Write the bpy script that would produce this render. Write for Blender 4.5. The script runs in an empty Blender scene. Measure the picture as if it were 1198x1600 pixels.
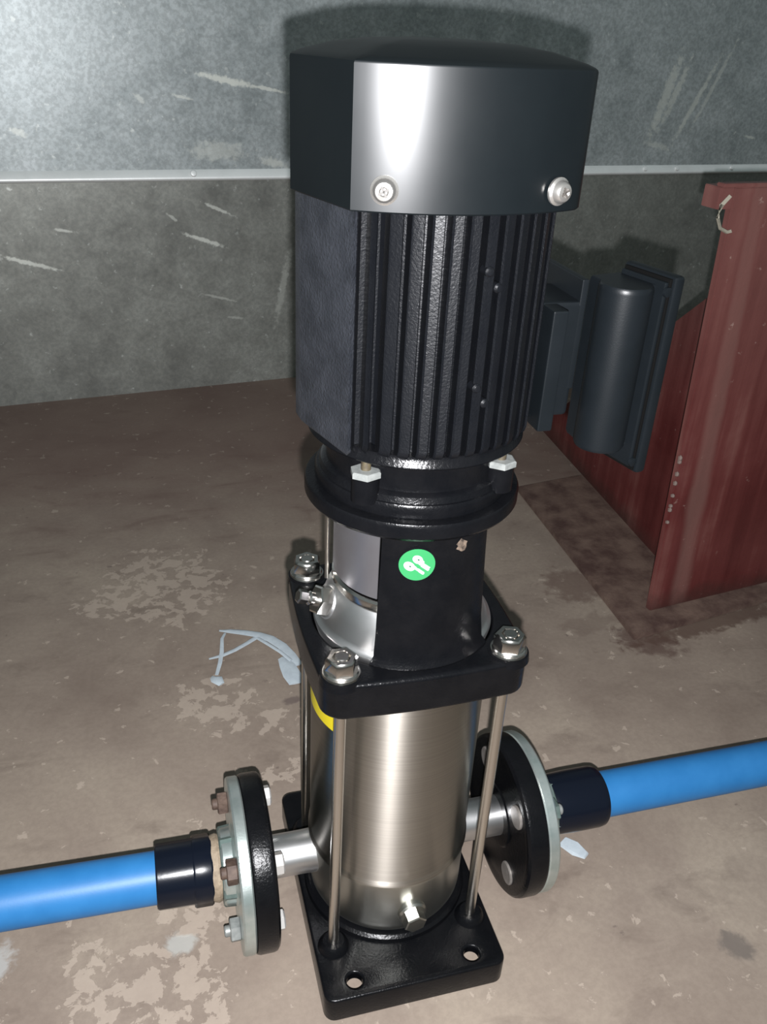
import bpy, bmesh, math, random
from mathutils import Vector, Matrix

# ------------------------------------------------------------------ camera, world, light, exposure
SC = bpy.context.scene
COL = SC.collection
CAMP = Vector((-0.1649, -0.4895, 0.6808))
CR = Vector((0.96396, -0.26193, 0.04661)).normalized()
CF = Vector((0.25066, 0.83550, -0.48898)).normalized()
CU = CR.cross(CF).normalized()
cam_data = bpy.data.cameras.new('camera')
cam = bpy.data.objects.new('camera', cam_data)
COL.objects.link(cam)
cam.matrix_world = Matrix(((CR.x, CU.x, -CF.x, CAMP.x), (CR.y, CU.y, -CF.y, CAMP.y), (CR.z, CU.z, -CF.z, CAMP.z), (0, 0, 0, 1)))
cam_data.sensor_fit = 'VERTICAL'
cam_data.sensor_height = 36.0
cam_data.lens = 1350.0 / 1600.0 * 36.0
cam_data.clip_start = 0.01
cam_data.clip_end = 50
SC.camera = cam

world = bpy.data.worlds.new('world')
SC.world = world
world.use_nodes = True
world.node_tree.nodes['Background'].inputs['Color'].default_value = (0.68, 0.80, 0.80, 1)
world.node_tree.nodes['Background'].inputs['Strength'].default_value = 0.14

# the phone's flash, a hand's breadth from the lens
fl = bpy.data.lights.new('phone_flash', 'AREA')
fl.shape = 'DISK'
fl.size = 0.007
fl.energy = 8.6
fl.color = (0.975, 0.975, 1.0)
flo = bpy.data.objects.new('phone_flash', fl)
COL.objects.link(flo)
fp = CAMP - CU * 0.024 + CR * 0.005
flo.matrix_world = Matrix(((CR.x, CU.x, -CF.x, fp.x), (CR.y, CU.y, -CF.y, fp.y), (CR.z, CU.z, -CF.z, fp.z), (0, 0, 0, 1)))

SC.view_settings.view_transform = 'Standard'
SC.view_settings.look = 'None'
SC.view_settings.gamma = 1.0
SC.view_settings.use_curve_mapping = False
SC.view_settings.exposure = 1.0

R = random.Random(4)
PI = math.pi
MM = 0.001


# ------------------------------------------------------------------ materials
def new_mat(name):
    m = bpy.data.materials.new(name)
    m.use_nodes = True
    nt = m.node_tree
    b = nt.nodes['Principled BSDF']
    return m, nt, b


def N(nt, t, **k):
    n = nt.nodes.new(t)
    for a, v in k.items():
        if a in n.inputs:
            n.inputs[a].default_value = v
        else:
            setattr(n, a, v)
    return n


def math_(nt, op, a, b=None, clamp=False):
    n = nt.nodes.new('ShaderNodeMath')
    n.operation = op
    n.use_clamp = clamp
    for i, v in enumerate((a, b)):
        if v is None:
            continue
        if isinstance(v, (int, float)):
            n.inputs[i].default_value = v
        else:
            nt.links.new(v, n.inputs[i])
    return n.outputs[0]


def ramp(nt, fac, stops):
    n = nt.nodes.new('ShaderNodeValToRGB')
    e = n.color_ramp.elements
    while len(e) < len(stops):
        e.new(0.5)
    for i, (p, c) in enumerate(stops):
        e[i].position = p
        e[i].color = (*c, 1) if len(c) == 3 else c
    nt.links.new(fac, n.inputs[0])
    return n.outputs[0]


def mix(nt, fac, a, b):
    n = nt.nodes.new('ShaderNodeMix')
    n.data_type = 'RGBA'
    for i, v in ((0, fac), (6, a), (7, b)):
        if isinstance(v, (int, float)):
            n.inputs[i].default_value = v
        elif isinstance(v, tuple):
            n.inputs[i].default_value = (*v, 1)
        else:
            nt.links.new(v, n.inputs[i])
    return n.outputs[2]


def noise(nt, vec, scale, detail=4, rough=0.55, dist=0.0):
    n = nt.nodes.new('ShaderNodeTexNoise')
    n.inputs['Scale'].default_value = scale
    n.inputs['Detail'].default_value = detail
    n.inputs['Roughness'].default_value = rough
    n.inputs['Distortion'].default_value = dist
    nt.links.new(vec, n.inputs['Vector'])
    return n.outputs['Fac']


def objco(nt, scale=(1, 1, 1), rot=(0, 0, 0), loc=(0, 0, 0)):
    t = nt.nodes.new('ShaderNodeTexCoord')
    m = nt.nodes.new('ShaderNodeMapping')
    m.inputs['Scale'].default_value = scale
    m.inputs['Rotation'].default_value = rot
    m.inputs['Location'].default_value = loc
    nt.links.new(t.outputs['Object'], m.inputs['Vector'])
    return m.outputs[0]


def simple(name, col, rough=0.4, metal=0.0, col2=None, nscale=60, bump=0.0, bscale=400, stretch=(1, 1, 1), aniso=0.0, spec=0.5, coat=0.0, bdist=0.001, r2=None):
    m, nt, b = new_mat(name)
    co = objco(nt, stretch)
    b.inputs['Base Color'].default_value = (*col, 1)
    b.inputs['Roughness'].default_value = rough
    b.inputs['Metallic'].default_value = metal
    b.inputs['Specular IOR Level'].default_value = spec
    b.inputs['Coat Weight'].default_value = coat
    if col2:
        f = noise(nt, co, nscale, 5, 0.6)
        nt.links.new(ramp(nt, f, [(0.35, col), (0.65, col2)]), b.inputs['Base Color'])
    if r2 is not None:
        f = noise(nt, co, nscale * 0.7, 4, 0.6)
        mr = nt.nodes.new('ShaderNodeMapRange')
        mr.inputs[1].default_value = 0.35
        mr.inputs[2].default_value = 0.65
        mr.inputs[3].default_value = rough
        mr.inputs[4].default_value = r2
        nt.links.new(f, mr.inputs[0])
        nt.links.new(mr.outputs[0], b.inputs['Roughness'])
    if bump:
        f = noise(nt, co, bscale, 3, 0.6)
        bp = nt.nodes.new('ShaderNodeBump')
        bp.inputs['Strength'].default_value = bump
        bp.inputs['Distance'].default_value = bdist
        nt.links.new(f, bp.inputs['Height'])
        nt.links.new(bp.outputs[0], b.inputs['Normal'])
    if aniso:
        b.inputs['Anisotropic'].default_value = aniso
        tn = nt.nodes.new('ShaderNodeTangent')
        tn.direction_type = 'RADIAL'
        tn.axis = 'Z'
        nt.links.new(tn.outputs[0], b.inputs['Tangent'])
        b.inputs['Anisotropic Rotation'].default_value = 0.25
    return m


M = {}
M['cast_black'] = simple('black_cast_paint', (0.0022, 0.0024, 0.0030), 0.24, col2=(0.0035, 0.0036, 0.0042), bump=0.45, bscale=520, bdist=0.0006, spec=0.17)
M['cover_black'] = simple('black_sheet_paint', (0.0028, 0.0040, 0.0048), 0.30, col2=(0.0036, 0.0050, 0.0058), nscale=14, bump=0.0, r2=0.34, spec=0.30)
M['motor_black'] = simple('black_motor_paint', (0.0022, 0.0026, 0.0036), 0.40, col2=(0.0032, 0.0036, 0.0046), bump=0.6, bscale=650, bdist=0.0005, spec=0.24)
M['box_black'] = simple('black_box_paint', (0.0042, 0.0056, 0.0068), 0.36, col2=(0.0055, 0.007, 0.0085), nscale=20, bump=0.06, bscale=900, spec=0.24)
M['steel'] = simple('brushed_stainless', (0.40, 0.37, 0.33), 0.36, 1.0, col2=(0.35, 0.325, 0.29), nscale=30, bump=0.03, bscale=120, stretch=(0.15, 0.15, 30), aniso=0.93, bdist=0.0003)
M['steel_foot'] = simple('pressed_stainless', (0.42, 0.42, 0.39), 0.34, 1.0, col2=(0.36, 0.36, 0.33), nscale=24)
M['steel_satin'] = simple('satin_stainless', (0.62, 0.62, 0.62), 0.36, 1.0, col2=(0.55, 0.55, 0.55), nscale=30)
M['guard_steel'] = simple('dull_guard_sheet', (0.30, 0.30, 0.32), 0.38, 0.9, col2=(0.27, 0.26, 0.28), nscale=25)
M['stud'] = simple('grimy_stud', (0.022, 0.015, 0.010), 0.6, col2=(0.05, 0.04, 0.02), nscale=300)
M['slot'] = simple('slot_shade', (0.05, 0.045, 0.04), 0.6)  # dark colour stands in for the shade inside the cross recess
M['screw'] = simple('bright_screw', (0.55, 0.53, 0.50), 0.32, 0.9)
M['chrome'] = simple('polished_fastener', (0.58, 0.56, 0.53), 0.20, 1.0)
M['rod'] = simple('rod_steel', (0.55, 0.52, 0.47), 0.26, 1.0, bump=0.1, bscale=200, stretch=(1, 1, 20))
M['zinc'] = simple('zinc_plated', (0.52, 0.57, 0.55), 0.32, 0.85, col2=(0.40, 0.47, 0.45), nscale=60, bump=0.1, bscale=300)
M['zinc_green'] = simple('tarnished_zinc', (0.08, 0.115, 0.105), 0.4, 0.5, col2=(0.13, 0.17, 0.155), nscale=90)
M['zinc_white'] = simple('white_zinc_nut', (0.24, 0.25, 0.24), 0.45, 0.35, col2=(0.16, 0.17, 0.165), nscale=200)
M['nut_grey'] = simple('grey_bolt_head', (0.24, 0.22, 0.205), 0.45, 0.5, col2=(0.17, 0.155, 0.14), nscale=150)
M['nut_light'] = simple('bright_bolt_head', (0.50, 0.49, 0.47), 0.35, 0.5)
M['rust'] = simple('rusty_steel', (0.035, 0.019, 0.013), 0.7, 0.0, col2=(0.085, 0.055, 0.040), nscale=120, bump=0.3)
M['hemp'] = simple('thread_sealant', (0.26, 0.205, 0.145), 0.7, col2=(0.17, 0.13, 0.09), nscale=200, bump=0.5)
M['blue'] = simple('blue_polyethylene', (0.014, 0.112, 0.285), 0.45, col2=(0.018, 0.126, 0.31), nscale=40, bump=0.04, bscale=600, spec=0.35)
M['union'] = simple('black_plastic', (0.003, 0.0045, 0.009), 0.22, bump=0.03, spec=0.22)
M['green'] = simple('green_paper', (0.020, 0.165, 0.055), 0.4)
M['ink'] = simple('pale_print', (0.34, 0.48, 0.38), 0.5)
M['ink_dark'] = simple('dark_print', (0.015, 0.06, 0.03), 0.5)
M['yellow'] = simple('yellow_label', (0.42, 0.34, 0.006), 0.45)
M['plastic_white'] = simple('white_plastic', (0.38, 0.43, 0.46), 0.35, col2=(0.32, 0.36, 0.39), nscale=90)
M['cord'] = simple('pale_cord', (0.26, 0.24, 0.19), 0.8, bump=0.4)
M['dark_hole'] = simple('dark_rubber', (0.002, 0.002, 0.002), 0.7, spec=0.1)


def smoothmask(nt, v, a, b):
    """1 below a, 0 above b"""
    n = nt.nodes.new('ShaderNodeMapRange')
    n.interpolation_type = 'SMOOTHSTEP'
    n.inputs[1].default_value = a
    n.inputs[2].default_value = b
    n.inputs[3].default_value = 1
    n.inputs[4].default_value = 0
    nt.links.new(v, n.inputs[0])
    return n.outputs[0]


def red_paint():
    m, nt, b = new_mat('faded_red_paint')
    co = objco(nt)
    big = noise(nt, co, 5, 5, 0.6)
    st = noise(nt, objco(nt, (28, 28, 1.5), (0, 0, 0)), 1.0, 4, 0.6)
    f = math_(nt, 'ADD', math_(nt, 'MULTIPLY', big, 0.5), math_(nt, 'MULTIPLY', st, 0.5))
    c = ramp(nt, f, [(0.38, (0.062, 0.010, 0.010)), (0.50, (0.095, 0.020, 0.019)), (0.62, (0.155, 0.060, 0.052))])
    # rubbed, chalky upper part and a chalky run down the face
    xz0 = nt.nodes.new('ShaderNodeSeparateXYZ')
    nt.links.new(co, xz0.inputs[0])
    up = math_(nt, 'SUBTRACT', 1.0, smoothmask(nt, math_(nt, 'ADD', xz0.outputs[2], math_(nt, 'MULTIPLY', math_(nt, 'SUBTRACT', st, 0.5), 0.5)), 0.15, 0.55))
    run = math_(nt, 'ABSOLUTE', math_(nt, 'SUBTRACT', math_(nt, 'ADD', xz0.outputs[0], math_(nt, 'MULTIPLY', xz0.outputs[2], 0.055)), 0.508))
    run = smoothmask(nt, math_(nt, 'ADD', run, math_(nt, 'MULTIPLY', math_(nt, 'SUBTRACT', big, 0.5), 0.03)), 0.004, 0.018)
    chalk = math_(nt, 'MAXIMUM', math_(nt, 'MULTIPLY', up, 0.28), math_(nt, 'MULTIPLY', run, 0.42))
    c = mix(nt, chalk, c, (0.20, 0.115, 0.098))
    sp = noise(nt, co, 55, 6, 0.65)
    spm = ramp(nt, sp, [(0.66, (0, 0, 0)), (0.72, (1, 1, 1))])
    c = mix(nt, math_(nt, 'MULTIPLY', spm, 0.45), c, (0.36, 0.27, 0.23))
    ru = noise(nt, co, 22, 6, 0.7)
    xyz = nt.nodes.new('ShaderNodeSeparateXYZ')
    nt.links.new(co, xyz.inputs[0])
    low = ramp(nt, math_(nt, 'ADD', xyz.outputs[2], math_(nt, 'MULTIPLY', ru, 0.06)), [(0.03, (1, 1, 1)), (0.07, (0, 0, 0))])
    c = mix(nt, math_(nt, 'MULTIPLY', low, 0.9), c, (0.035, 0.017, 0.014))
    nt.links.new(c, b.inputs['Base Color'])
    nt.links.new(ramp(nt, big, [(0.3, (0.33,) * 3), (0.7, (0.5,) * 3)]), b.inputs['Roughness'])
    bp = N(nt, 'ShaderNodeBump')
    bp.inputs['Strength'].default_value = 0.25
    bp.inputs['Distance'].default_value = 0.001
    nt.links.new(noise(nt, co, 160, 4), bp.inputs['Height'])
    nt.links.new(bp.outputs[0], b.inputs['Normal'])
    return m


M['red'] = red_paint()
M['rust_plate'] = simple('rusted_plate', (0.055, 0.028, 0.022), 0.75, 0.0, col2=(0.13, 0.085, 0.065), nscale=28, bump=0.5, bscale=150)
M['rust_edge'] = simple('rust_edge', (0.10, 0.035, 0.02), 0.8, 0.0, col2=(0.05, 0.02, 0.015), nscale=60)


def blob(nt, co, centre, size, ang=0.0):
    m = nt.nodes.new('ShaderNodeMapping')
    m.vector_type = 'TEXTURE'
    m.inputs['Location'].default_value = (centre[0], centre[1], 0)
    m.inputs['Rotation'].default_value = (0, 0, ang)
    m.inputs['Scale'].default_value = (size[0], size[1], 1000)
    nt.links.new(co, m.inputs['Vector'])
    l = nt.nodes.new('ShaderNodeVectorMath')
    l.operation = 'LENGTH'
    nt.links.new(m.outputs[0], l.inputs[0])
    return l.outputs['Value']


def floor_mat():
    m, nt, b = new_mat('stained_concrete')
    co = objco(nt)
    base = noise(nt, co, 4.5, 6, 0.62, 0.3)
    fine = noise(nt, co, 170, 4, 0.7)
    c = ramp(nt, base, [(0.30, (0.150, 0.115, 0.093)), (0.50, (0.212, 0.171, 0.138)), (0.70, (0.270, 0.225, 0.178))])
    c = mix(nt, math_(nt, 'MULTIPLY', ramp(nt, fine, [(0.40, (1, 1, 1)), (0.60, (0, 0, 0))]), 0.16), c, (0.10, 0.075, 0.06))
    # darker dirt smears
    d = noise(nt, objco(nt, (1.0, 2.2, 1), (0, 0, 0.3)), 9, 6, 0.65, 0.6)
    c = mix(nt, math_(nt, 'MULTIPLY', ramp(nt, d, [(0.56, (0, 0, 0)), (0.72, (1, 1, 1))]), 0.45), c, (0.085, 0.062, 0.050))
    # far strip of the floor is redder and darker
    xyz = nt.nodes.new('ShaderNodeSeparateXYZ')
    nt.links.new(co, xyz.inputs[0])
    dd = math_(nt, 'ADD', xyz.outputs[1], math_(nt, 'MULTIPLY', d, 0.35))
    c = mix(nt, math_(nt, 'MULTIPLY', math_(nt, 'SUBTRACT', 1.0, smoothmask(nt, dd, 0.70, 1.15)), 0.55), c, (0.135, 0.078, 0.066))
    # pale flaked patches
    pn = noise(nt, co, 55, 7, 0.62, 0.3)
    patches = [(-0.165, 0.53, 0.085, 0.10, 0.2), (-0.235, 0.50, 0.05, 0.035, 0), (-0.12, 0.28, 0.05, 0.05, 0), (-0.06, 0.24, 0.03, 0.025, 0),
               (-0.215, -0.055, 0.060, 0.045, -0.2), (-0.165, -0.075, 0.022, 0.06, 0.1), (-0.165, 0.02, 0.035, 0.035, 0), (-0.255, -0.02, 0.02, 0.03, 0), (-0.02, 0.16, 0.09, 0.02, 0),
               (0.47, 0.02, 0.03, 0.06, 0)]
    tot = None
    for px, py, sx, sy, a in patches:
        l = blob(nt, co, (px, py), (sx * 1.35, sy * 1.35), a)
        v = smoothmask(nt, l, 0.45, 1.0)
        tot = v if tot is None else math_(nt, 'MAXIMUM', tot, v)
    thr = math_(nt, 'ADD', pn, math_(nt, 'MULTIPLY', tot, 0.155))
    pm = math_(nt, 'SUBTRACT', 1.0, smoothmask(nt, thr, 0.63, 0.66))
    c = mix(nt, math_(nt, 'MULTIPLY', pm, 0.42), c, (0.40, 0.335, 0.275))
    # scattered small specks
    s = noise(nt, co, 95, 3, 0.5)
    c = mix(nt, math_(nt, 'MULTIPLY', ramp(nt, s, [(0.76, (0, 0, 0)), (0.80, (1, 1, 1))]), 0.5), c, (0.50, 0.43, 0.36))
    s2 = noise(nt, objco(nt, loc=(3, 1, 0)), 40, 5, 0.6)
    c = mix(nt, math_(nt, 'MULTIPLY', ramp(nt, s2, [(0.69, (0, 0, 0)), (0.74, (1, 1, 1))]), 0.6), c, (0.075, 0.055, 0.05))
    # pale grey paint spots, dark rusty stains round the red support
    for px, py, sx, sy, a, colr, k in [(-0.180, -0.012, 0.016, 0.012, 0.3, (0.36, 0.37, 0.35), 0.6), (-0.325, 0.0, 0.014, 0.022, -0.3, (0.42, 0.44, 0.44), 0.5),
                                       (0.395, 0.42, 0.045, 0.05, 0.4, (0.07, 0.035, 0.028), 0.5), (0.43, 0.28, 0.03, 0.05, 0.9, (0.06, 0.03, 0.025), 0.65),
                                       (0.375, 0.33, 0.05, 0.022, 0.1, (0.08, 0.05, 0.04), 0.3), (0.55, 0.30, 0.16, 0.022, 0.16, (0.07, 0.04, 0.03), 0.75),
                                       (0.286, -0.126, 0.014, 0.016, 0.3, (0.10, 0.085, 0.075), 0.75), (-0.036, 0.265, 0.010, 0.007, 0.3, (0.07, 0.05, 0.05), 0.6)]:
        l = blob(nt, co, (px, py), (sx, sy), a)
        l = math_(nt, 'ADD', l, math_(nt, 'MULTIPLY', math_(nt, 'SUBTRACT', pn, 0.5), 2.2))
        v = smoothmask(nt, l, 0.55, 1.1)
        c = mix(nt, math_(nt, 'MULTIPLY', v, k), c, colr)
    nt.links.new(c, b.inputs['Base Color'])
    b.inputs['Roughness'].default_value = 0.62
    b.inputs['Specular IOR Level'].default_value = 0.35
    bp = N(nt, 'ShaderNodeBump')
    bp.inputs['Strength'].default_value = 0.35
    bp.inputs['Distance'].default_value = 0.002
    nt.links.new(math_(nt, 'ADD', math_(nt, 'MULTIPLY', base, 1.0), math_(nt, 'MULTIPLY', pm, 0.15)), bp.inputs['Height'])
    nt.links.new(bp.outputs[0], b.inputs['Normal'])
    return m


WYAW = math.radians(7.368)
WORG = Vector((0.0, 0.0, 0.0))


def galvanised(name, scr, lower):
    m, nt, b = new_mat(name)
    co = objco(nt)          # wall coordinates: x along the wall, z up
    v = nt.nodes.new('ShaderNodeTexVoronoi')
    v.inputs['Scale'].default_value = 75
    nt.links.new(co, v.inputs['Vector'])
    sep = nt.nodes.new('ShaderNodeSeparateColor')
    nt.links.new(v.outputs['Color'], sep.inputs[0])
    big = noise(nt, co, 3.2, 6, 0.6, 0.5)
    mid = noise(nt, objco(nt, (1, 1, 1), (0, 0.6, 0)), 16, 6, 0.7, 0.4)
    f = math_(nt, 'ADD', math_(nt, 'MULTIPLY', big, 0.42), math_(nt, 'MULTIPLY', mid, 0.46))
    f = math_(nt, 'ADD', f, math_(nt, 'MULTIPLY', sep.outputs[0], 0.06))
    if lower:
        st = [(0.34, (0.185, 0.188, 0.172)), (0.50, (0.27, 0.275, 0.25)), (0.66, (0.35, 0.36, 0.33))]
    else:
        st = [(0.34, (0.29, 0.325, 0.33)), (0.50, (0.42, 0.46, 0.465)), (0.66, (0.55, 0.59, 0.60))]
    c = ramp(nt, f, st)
    sp = noise(nt, objco(nt, (1, 1, 1), (0, 0.5, 0), (5, 0, 0)), 55, 5, 0.65)
    gr = noise(nt, objco(nt, (1, 1, 1), (0, 0.6, 0)), 130, 3, 0.7)
    c = mix(nt, ramp(nt, gr, [(0.42, (0.30, 0.30, 0.30)), (0.58, (0, 0, 0))]), c, (0.12, 0.13, 0.125))
    spm = ramp(nt, sp, [(0.62, (0, 0, 0)), (0.72, (1, 1, 1))])
    c = mix(nt, math_(nt, 'MULTIPLY', spm, 0.5), c, (0.75, 0.78, 0.74))
    # scratches and scuffs: (x, z, half length, half width, angle, strength)
    tot = None
    wob = math_(nt, 'MULTIPLY', math_(nt, 'SUBTRACT', noise(nt, co, 90, 5, 0.7), 0.5), 2.6)
    for sx, sz, hl, hw, a, k in scr:
        mp = nt.nodes.new('ShaderNodeMapping')
        mp.vector_type = 'TEXTURE'
        mp.inputs['Location'].default_value = (sx, 0, sz)
        mp.inputs['Rotation'].default_value = (0, -a, 0)
        mp.inputs['Scale'].default_value = (hl, 1000, hw)
        nt.links.new(co, mp.inputs['Vector'])
        l = nt.nodes.new('ShaderNodeVectorMath')
        l.operation = 'LENGTH'
        nt.links.new(mp.outputs[0], l.inputs[0])
        s = math_(nt, 'MULTIPLY', smoothmask(nt, math_(nt, 'ADD', l.outputs['Value'], wob), 0.45, 1.1), k)
        tot = s if tot is None else math_(nt, 'MAXIMUM', tot, s)
    if tot is not None:
        c = mix(nt, tot, c, (0.72, 0.74, 0.68))
    nt.links.new(c, b.inputs['Base Color'])
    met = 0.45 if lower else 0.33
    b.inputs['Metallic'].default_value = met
    rr = math_(nt, 'ADD', math_(nt, 'MULTIPLY', mid, 0.25), 0.29)
    nt.links.new(rr, b.inputs['Roughness'])
    bp = N(nt, 'ShaderNodeBump')
    bp.inputs['Strength'].default_value = 0.25
    bp.inputs['Distance'].default_value = 0.001
    nt.links.new(mid, bp.inputs['Height'])
    nt.links.new(bp.outputs[0], b.inputs['Normal'])
    return m


# ------------------------------------------------------------------ object helpers
def put(name, me, mat, parent=None):
    o = bpy.data.objects.new(name, me)
    COL.objects.link(o)
    if parent is not None:
        o.parent = parent
    if mat is not None:
        if len(me.materials) == 0:
            me.materials.append(mat)
    w = o.modifiers.new('weighted_normals', 'WEIGHTED_NORMAL')
    w.keep_sharp = True
    return o


def finish(me, ang=32):
    me.polygons.foreach_set('use_smooth', [True] * len(me.polygons))
    me.set_sharp_from_angle(angle=math.radians(ang))
    me.update()


def bm_obj(name, bm, mat, parent=None, ang=32, fix=True):
    if fix:
        bmesh.ops.recalc_face_normals(bm, faces=bm.faces[:])
    me = bpy.data.meshes.new(name)
    bm.to_mesh(me)
    bm.free()
    finish(me, ang)
    return put(name, me, mat, parent)


def thing(name, label, cat, loc=(0, 0, 0), group=None):
    o = bpy.data.objects.new(name, None)
    o.empty_display_size = 0.02
    COL.objects.link(o)
    o.location = loc
    o['label'] = label
    o['category'] = cat
    if group:
        o['group'] = group
    return o


def tag(o, label, cat, group=None):
    o['label'] = label
    o['category'] = cat
    if group:
        o['group'] = group
    return o


def mm(*a):
    return Vector(a) * MM


def axes(d):
    d = Vector(d).normalized()
    u = Vector((0, 0, 1)) if abs(d.z) < 0.9 else Vector((1, 0, 0))
    a = u.cross(d).normalized()
    return a, d.cross(a), d


def lathe_bm(profile, n=64, origin=(0, 0, 0), d=(0, 0, 1), a0=0.0, a1=2 * PI, closed=None, bm=None):
    """profile: (radius, height) in mm, swept about direction d"""
    bm = bm or bmesh.new()
    ax, ay, az = axes(d)
    if tuple(d) == (0, 0, 1):
        ax, ay, az = Vector((1, 0, 0)), Vector((0, 1, 0)), Vector((0, 0, 1))
    o = Vector(origin)
    full = abs(a1 - a0 - 2 * PI) < 1e-6
    steps = n if full else n + 1
    rings = []
    for r, h in profile:
        if r < 1e-6:
            v = bm.verts.new((o + az * h) * MM)
            rings.append([v] * steps)
        else:
            rings.append([bm.verts.new((o + az * h + (ax * math.cos(a0 + (a1 - a0) * k / n) + ay * math.sin(a0 + (a1 - a0) * k / n)) * r) * MM) for k in range(steps)])
    m = len(rings)
    for i in range(m - 1 if closed is None else m):
        A, B = rings[i], rings[(i + 1) % m]
        for k in range(n):
            k2 = (k + 1) % steps
            q = []
            for v in (A[k], A[k2], B[k2], B[k]):
                if v not in q:
                    q.append(v)
            if len(q) >= 3:
                try:
                    bm.faces.new(q)
                except ValueError:
                    pass
    if closed and not full:
        for idx in (0, steps - 1):
            try:
                bm.faces.new([r[idx] for r in rings])
            except ValueError:
                pass
    return bm


def lathe(name, profile, mat, parent=None, n=64, origin=(0, 0, 0), d=(0, 0, 1), ang=32, **k):
    return bm_obj(name, lathe_bm(profile, n, origin, d, **k), mat, parent, ang)


def ngon_prism(name, r, h0, h1, sides, origin, d, mat, parent=None, ch=1.0, rot=0.0, n_bevel=True):
    return lathe(name, [(0, h0), (r - ch, h0), (r, h0 + ch * 0.6), (r, h1 - ch * 0.6), (r - ch, h1), (0, h1)], mat, parent, sides, origin, d, 20, a0=rot, a1=rot + 2 * PI)


def rings_bm(loops, close_bottom=True, close_top=True, bm=None):
    """loops: list of loops (lists of mm Vectors), bridged in order"""
    bm = bm or bmesh.new()
    rs = [[bm.verts.new(Vector(p) * MM) for p in lp] for lp in loops]
    n = len(rs[0])
    for A, B in zip(rs, rs[1:]):
        for k in range(n):
            bm.faces.new((A[k], A[(k + 1) % n], B[(k + 1) % n], B[k]))
    if close_bottom:
        bm.faces.new(rs[0])
    if close_top:
        bm.faces.new(rs[-1])
    return bm


def rrect(hx, hy, r, n=6, cx=0, cy=0, bulge=0.0, m=8):
    """rounded rectangle outline; the sides may bulge outwards"""
    pts = []
    corners = [(hx - r, hy - r, 0), (-hx + r, hy - r, PI / 2), (-hx + r, -hy + r, PI), (hx - r, -hy + r, 1.5 * PI)]
    for i, (x, y, a) in enumerate(corners):
        for k in range(n + 1):
            t = a + PI / 2 * k / n
            pts.append((cx + x + r * math.cos(t), cy + y + r * math.sin(t)))
        if bulge:
            x2, y2, a2 = corners[(i + 1) % 4]
            p0 = Vector(pts[-1])
            p1 = Vector((cx + x2 + r * math.cos(a2), cy + y2 + r * math.sin(a2)))
            nrm = Vector((math.cos(a + PI / 2), math.sin(a + PI / 2)))
            for k in range(1, m):
                t = k / m
                q = p0.lerp(p1, t) + nrm * bulge * math.sin(PI * t)
                pts.append((q.x, q.y))
    return pts


def circle_pts(r, cx=0, cy=0, n=32):
    return [(cx + r * math.cos(2 * PI * k / n), cy + r * math.sin(2 * PI * k / n)) for k in range(n)]


def plate(name, outer, holes, z0, z1, bevel, mat, parent=None, matrix=None, ang=35):
    """flat plate with real holes, made from a filled 2D curve turned into a mesh (mm)"""
    cu = bpy.data.curves.new(name + '_outline', 'CURVE')
    cu.dimensions = '2D'
    cu.fill_mode = 'BOTH'
    for pts in [outer] + holes:
        s = cu.splines.new('POLY')
        s.points.add(len(pts) - 1)
        for i, (x, y) in enumerate(pts):
            s.points[i].co = (x * MM, y * MM, 0, 1)
        s.use_cyclic_u = True
    cu.extrude = ((z1 - z0) / 2 - bevel) * MM
    cu.bevel_depth = bevel * MM
    cu.bevel_resolution = 2
    cu.offset = -bevel * MM
    o = bpy.data.objects.new(name + '_tmp', cu)
    COL.objects.link(o)
    dg = bpy.context.evaluated_depsgraph_get()
    dg.update()
    me = bpy.data.meshes.new_from_object(o.evaluated_get(dg))
    bpy.data.objects.remove(o)
    bpy.data.curves.remove(cu)
    me.name = name
    me.materials.clear()
    me.transform(Matrix.Translation((0, 0, (z0 + z1) / 2 * MM)))
    if matrix is not None:
        me.transform(matrix)
    bm = bmesh.new()
    bm.from_mesh(me)
    bmesh.ops.remove_doubles(bm, verts=bm.verts[:], dist=0.00002)
    bmesh.ops.recalc_face_normals(bm, faces=bm.faces[:])
    bm.to_mesh(me)
    bm.free()
    finish(me, ang)
    return put(name, me, mat, parent)


def box_bm(x0, x1, y0, y1, z0, z1, bev=0.0, bm=None, seg=2):
    b2 = bmesh.new()
    bmesh.ops.create_cube(b2, size=1)
    for v in b2.verts:
        v.co = Vector(((x0 + x1) / 2 + v.co.x * (x1 - x0), (y0 + y1) / 2 + v.co.y * (y1 - y0), (z0 + z1) / 2 + v.co.z * (z1 - z0))) * MM
    if bev:
        bmesh.ops.bevel(b2, geom=b2.edges[:], offset=bev * MM, segments=seg, affect='EDGES', profile=0.5)
    if bm is None:
        return b2
    me = bpy.data.meshes.new('tmp')
    b2.to_mesh(me)
    b2.free()
    bm.from_mesh(me)
    bpy.data.meshes.remove(me)
    return bm


def box(name, x0, x1, y0, y1, z0, z1, mat, parent=None, bev=1.0, ang=40):
    return bm_obj(name, box_bm(x0, x1, y0, y1, z0, z1, bev), mat, parent, ang)


def copy_part(src, parent, loc=None, matrix=None):
    """copy of a part (and of its sub-parts) under another parent"""
    c = src.copy()
    COL.objects.link(c)
    c.parent = parent
    if matrix is not None:
        c.matrix_local = matrix
    elif loc is not None:
        c.location = loc
    for ch in list(src.children):
        d = ch.copy()
        COL.objects.link(d)
        d.parent = c
    return c


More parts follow.
